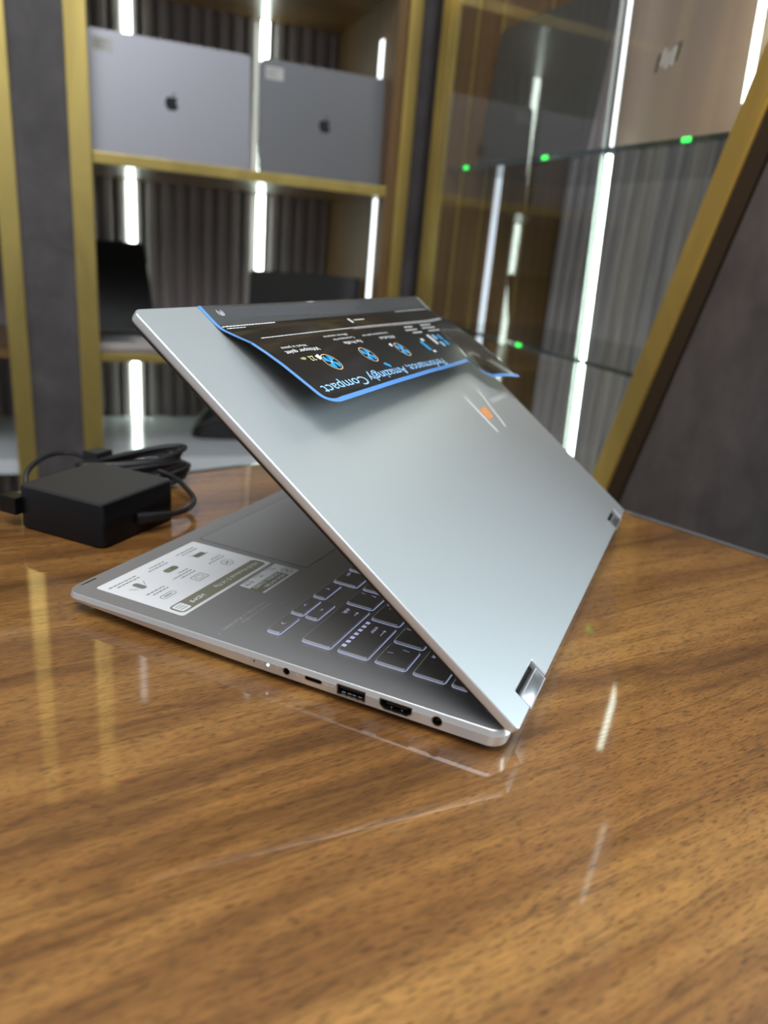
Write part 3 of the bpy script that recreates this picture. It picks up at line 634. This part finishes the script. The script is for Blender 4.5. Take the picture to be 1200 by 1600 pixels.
for xc in (32.5, W-32.5):
    bm = bmesh.new()
    pts = [(-2.0, -1.2), (-1.4, -.8), (4.2, -.8), (4.6, -1.2), (4.6, -5.2), (-1.2, -7.6), (-2.0, -7.0)]
    def rg(x, g): return [LP(x, u*(1-g)+1.6*g, h*(1-g)-3.4*g) for u, h in pts]
    loft(bm, [rg(xc-13.1, .10), rg(xc-12.6, 0), rg(xc+12.6, 0), rg(xc+13.1, .10)]); hg = link('hinge', bm, 'hinge', lap, True)
    bm = bmesh.new()
    for a, b in (((-12.6, -1.5), (12.6, -1.5)), ((-12.6, -1.5), (-12.6, 4.2)), ((12.6, -1.5), (12.6, 4.2)), ((-12.6, 4.2), (12.6, 4.2))):
        tube(bm, [LP(xc+a[0], a[1], -.85), LP(xc+b[0], b[1], -.85)], .00028, 6)
    link('bright_bevel', bm, 'side', hg)
    bm = bmesh.new(); loft(bm, [[LP(x, u, h) for x, u in ((xc-13.9, -.6), (xc+13.9, -.6), (xc+13.9, 7.6), (xc-13.9, 7.6))] for h in (-4.1, -3.9)]); link('hinge_recess', bm, 'hole', lap)
art = Art(lambda a, b: LP(a, b, .06))
for pts in (((225.9, 134.2), (228.3, 134.2), (228.3, 101.6), (225.9, 101.6)), ((257.2, 134.6), (259.6, 134.6), (247.6, 101.9), (245.2, 101.9))): art.poly(list(pts), 'mark')
art.poly([(230.2, 121.0), (244.5, 121.5), (242.3, 112.0), (231.0, 112.0)], 'orange'); art.done('lid_emblem', lap)
art = Art(lambda a, b: LP(-a, -b, .06)); art.text('ASUS VIVOBOOK', -305, -124.5, 5.2, 'ink_white', bold=.05, width=43); art.done('lid_lettering', lap)

# protective printed film, stuck along the lid's top edge and curling away from it
def interp(x, tab):
    if x <= tab[0][0]: return tab[0][1]
    for (a, p), (b, q) in zip(tab, tab[1:]):
        if x <= b: t = (x-a)/(b-a); t = t*t*(3-2*t) if False else t; return p+(q-p)*t
    return tab[-1][1]
def film_h(x, u):
    if u >= 215: return .12
    h = interp(215-u, [(0, 0), (5, .8), (12, 3.6), (19.5, 6.9), (29, 9.2), (38, 11.0), (50, 12.8), (61, 14.4), (66, 15.6), (72, 16.2), (90, 17.5)])
    g = interp(x, [(42, 1.0), (120, .98), (175, .90), (240, .68), (275, .55), (308, .82)])
    dip = 2.6*math.exp(-((x-276)/12)**2)*smooth01((170-u)/28)
    return .12+max(.15, h*g-dip)
FX0, FX1 = 42.0, 308.5
def film_low(x):        # lower free edge: step down to a tab at the far right
    if x < 52: t = (52-x)/10; return 148.4+7.5*(1-math.sqrt(max(0, 1-t*t)))
    base = interp(x, [(52, 148.4), (120, 149.5), (200, 151), (262, 153)])
    return base-smooth01((x-264)/20)*(interp(x, [(262, 16), (285, 19), (308, 28)])) if x > 262 else base
film = bmesh.new(); NX, NU = 120, 40; grid = []
for i in range(NX+1):
    x = FX0+(FX1-FX0)*i/NX if i > 8 else FX0+(FX1-FX0)*8/NX*(i/8)**1.6
    lo = film_low(x); col = []
    for j in range(NU+1):
        u = lo+(226.5-lo)*j/NU; col.append(film.verts.new(LP(x, u, film_h(x, u))))
    grid.append((x, lo, col))
for i in range(NX):
    for j in range(NU):
        f = film.faces.new((grid[i][2][j], grid[i+1][2][j], grid[i+1][2][j+1], grid[i][2][j+1]))
        x = (grid[i][0]+grid[i+1][0])/2; lo = grid[i][1]; u = lo+(226.5-lo)*(j+.5)/NU
        f.material_index = 1 if u > 213.5 else 0
        f.smooth = True
fo = link('protective_film', film, ['film', 'film_top'], lap); fo['label'] = 'black printed protective film peeling off the lid'
so = fo.modifiers.new('thickness', 'SOLIDIFY'); so.thickness = .00018; so.offset = 0
OFF = .16
def FM(a, b): return LP(-a, -b, film_h(-a, -b)+OFF)
# blue border as a strip that follows the film's free edges
bm = bmesh.new(); edge = []
for u in [226.5-(226.5-film_low(FX0))*k/40 for k in range(40)]: edge.append(((FX0, u), (FX0+2.5, u)))
n_ = 9
for k in range(n_+1):
    t = k/n_; x = FX0+10*t**1.6; lo = film_low(x); cx, cu = FX0+11, film_low(52)+9
    dx, du = cx-x, cu-lo; l_ = math.hypot(dx, du); edge.append(((x, lo), (x+dx/l_*2.7, lo+du/l_*2.7)))
for k in range(1, 60): x = 53+(FX1-53)*k/59; edge.append(((x, film_low(x)), (x, film_low(x)+2.9)))
vs = [[bm.verts.new(LP(x, u, film_h(x, u)+.13)) for x, u in e] for e in edge]
for a_, b_ in zip(vs, vs[1:]): bm.faces.new((a_[0], b_[0], b_[1], a_[1]))
link('blue_border', bm, 'film_blue', fo)
a = Art(FM)
a.text('Performance, Amazingly Compact', -216, -160.2, 8.6, 'ink_blue', bold=.04, width=165)
def fan(x, y, extra=None):
    a.ring(a.circle(x, y, 6.3, 36), .55, 'ink_orange')
    for k in range(4):
        t0 = R(20+90*k); pts = [(x+.8*math.cos(t0), y+.8*math.sin(t0))]
        for q in range(7): t = t0+R(q*9); pts.append((x+5.2*math.cos(t), y+5.2*math.sin(t)))
        pts.append((x+1.2*math.cos(t0+R(66)), y+1.2*math.sin(t0+R(66)))); a.poly(pts, 'ink_cyan')
    a.poly(a.circle(x, y, .8, 10), 'ink_white')
fan(-83.5, -173.6); fan(-126, -173.8); fan(-173.5, -173.2)
a.poly([(-79.6, -180.6), (-75.4, -179.4), (-76.2, -176.2), (-79.4, -177.4)], 'ink_white'); a.text('22', -73.8, -180.0, 5.2, 'ink_yellow'); a.text('dBA', -66.4, -180.0, 2.6, 'ink_yellow')
a.text('Whisper quiet', -88, -186.0, 3.9, 'ink_white', bold=.03, width=31); a.text('Work in peace', -81.5, -189.4, 2.9, 'ink_white', width=23)
a.poly([(-132.6, -165.8), (-129.2, -165.0), (-133.6, -161.2), (-135.4, -163.0)], 'ink_cyan')
a.text('Fan Profile', -138.5, -186.5, 3.7, 'ink_white', bold=.03, width=21); a.text('Customization for', -136.5, -190.2, 2.7, 'ink_white', width=25); a.text('different scenarios', -134, -193.6, 2.7, 'ink_white', width=27)
a.poly([(-167.6, -180.2), (-163.6, -178.8), (-164.6, -176.6), (-167.2, -177.6)], 'ink_white')
a.text('ASUS IceCool', -186, -186.5, 3.6, 'ink_white', bold=.03, width=22); a.text('Low temperature palm rest', -184, -190.4, 2.6, 'ink_white', width=36)
for x0, y0, h_, k_ in ((-218, -178, 9, 'ink_cyan'), (-224, -180.5, 2.5, 'ink_white'), (-222, -168.5, 1.8, 'ink_white'), (-252, -183, 12, 'ink_blue'), (-262, -182.5, 11, 'ink_cyan'), (-243, -183.5, 10, 'ink_white')):
    a.poly([(x0, y0), (x0+4.8, y0), (x0+4.8, y0+h_), (x0, y0+h_)], k_)
for x0, y0, ww in ((-238, -187, 17), (-236, -190.2, 21), (-234, -193.4, 15), (-275, -187.5, 22), (-273, -190.8, 26), (-271, -194, 20)):
    q = 0
    while q < ww: l_ = random.uniform(2, 4); a.line((x0+q, y0), (x0+min(ww, q+l_), y0), 1.2, 'ink_white'); q += l_+.8
for y0, x0, x1, wv in ((-198.6, -300, -56, .8), (-197.0, -300, -150, .5), (-212.2, -90, -45, .7), (-210.6, -62, -47, .6), (-212.4, -305, -245, .5)):
    q = x0
    while q < x1: l_ = random.uniform(1.2, 3.2); a.line((q, y0), (min(x1, q+l_), y0), wv, 'ink_white'); q += l_+.5
a.line((-186, -207.5), (-172, -207.5), .9, 'ink_white'); a.poly([(-169, -210), (-166.2, -209.4), (-164, -204.4), (-167, -204.8)], 'ink_white')
a.text('(R)', -57, -222.5, 4.2, 'ink_white')
a.done('film_print', fo)

# ------------------------------------------------------------------ power adapter with its cable
ad = thing('power_adapter', 'square black power adapter with coiled cable at the back left of the desk', 'adapter', (.0665, .2665, 0), R(1))
bm = bmesh.new(); S = .0665
def ar(i, z, r=.005): return [(x, y, z) for x, y in rrect(-.000+i, S-i, .0+i, S-i, r, 6)]
loft(bm, [ar(.0012, 0), ar(.0, .0012), ar(.0, .0262), ar(.0003, .0270)]); link('adapter_body', bm, 'adapter_side', ad, True)
bm = bmesh.new(); loft(bm, [ar(.0005, .0270), ar(.0008, .0280, .0045), ar(.0022, .0284, .004)]); link('adapter_top', bm, 'adapter_top', ad, True)
bm = bmesh.new()
box(bm, -.004, .006, S-.002, S+.012, .009, .020, 0, .001); link('plug_block', bm, 'adapter_side', ad)
cab = spline([(.038, -.001, .0105), (.048, -.007, .0095), (.068, -.009, .0085), (.086, -.001, .0085), (.099, .015, .010), (.108, .034, .013), (.106, .052, .016), (.094, .062, .018)], 10)
bm = bmesh.new(); tube(bm, cab, .0019, 10); link('cable', bm, 'cable', ad, True)
bm = bmesh.new(); tube(bm, spline([(.030, .001, .0110), (.042, -.0045, .0102), (.053, -.0078, .0093)], 6), .0040, 12, 0, .0022); link('strain_relief', bm, 'cable', ad, True)
# coil: bundle of loops behind the block
bm = bmesh.new()
for k in range(8):
    ph = random.uniform(-.4, .4); rx = .036+.004*random.random(); ry = .012+.0045*random.random(); z0 = .0035+.0028*k; pts = []
    for q in range(41):
        t = 2*math.pi*q/40+ph; ax, ay = rx*math.cos(t)+.002*math.sin(3*t+k), ry*math.sin(t)
        pts.append((.103+ax*.83+ay*.55, .066-ax*.55+ay*.83, max(.002, z0+.0035*math.cos(t)+.0015*math.sin(2*t+k))))
    tube(bm, pts, .0019, 8)
link('coiled_cable', bm, 'cable', ad, True)
bm = bmesh.new(); tube(bm, spline([(.090, .090, .018), (.088, .112, .021), (.072, .120, .020), (.054, .118, .013), (.044, .108, .004), (.036, .094, .002)], 8), .0019, 8); link('thin_lead', bm, 'cable', ad, True)
bm = bmesh.new(); box(bm, .088, .104, .086, .100, .016, .025, 0, .0015); link('cable_tie', bm, 'cable', ad)
bpy.context.view_layer.update()
print('objects', len(bpy.data.objects))
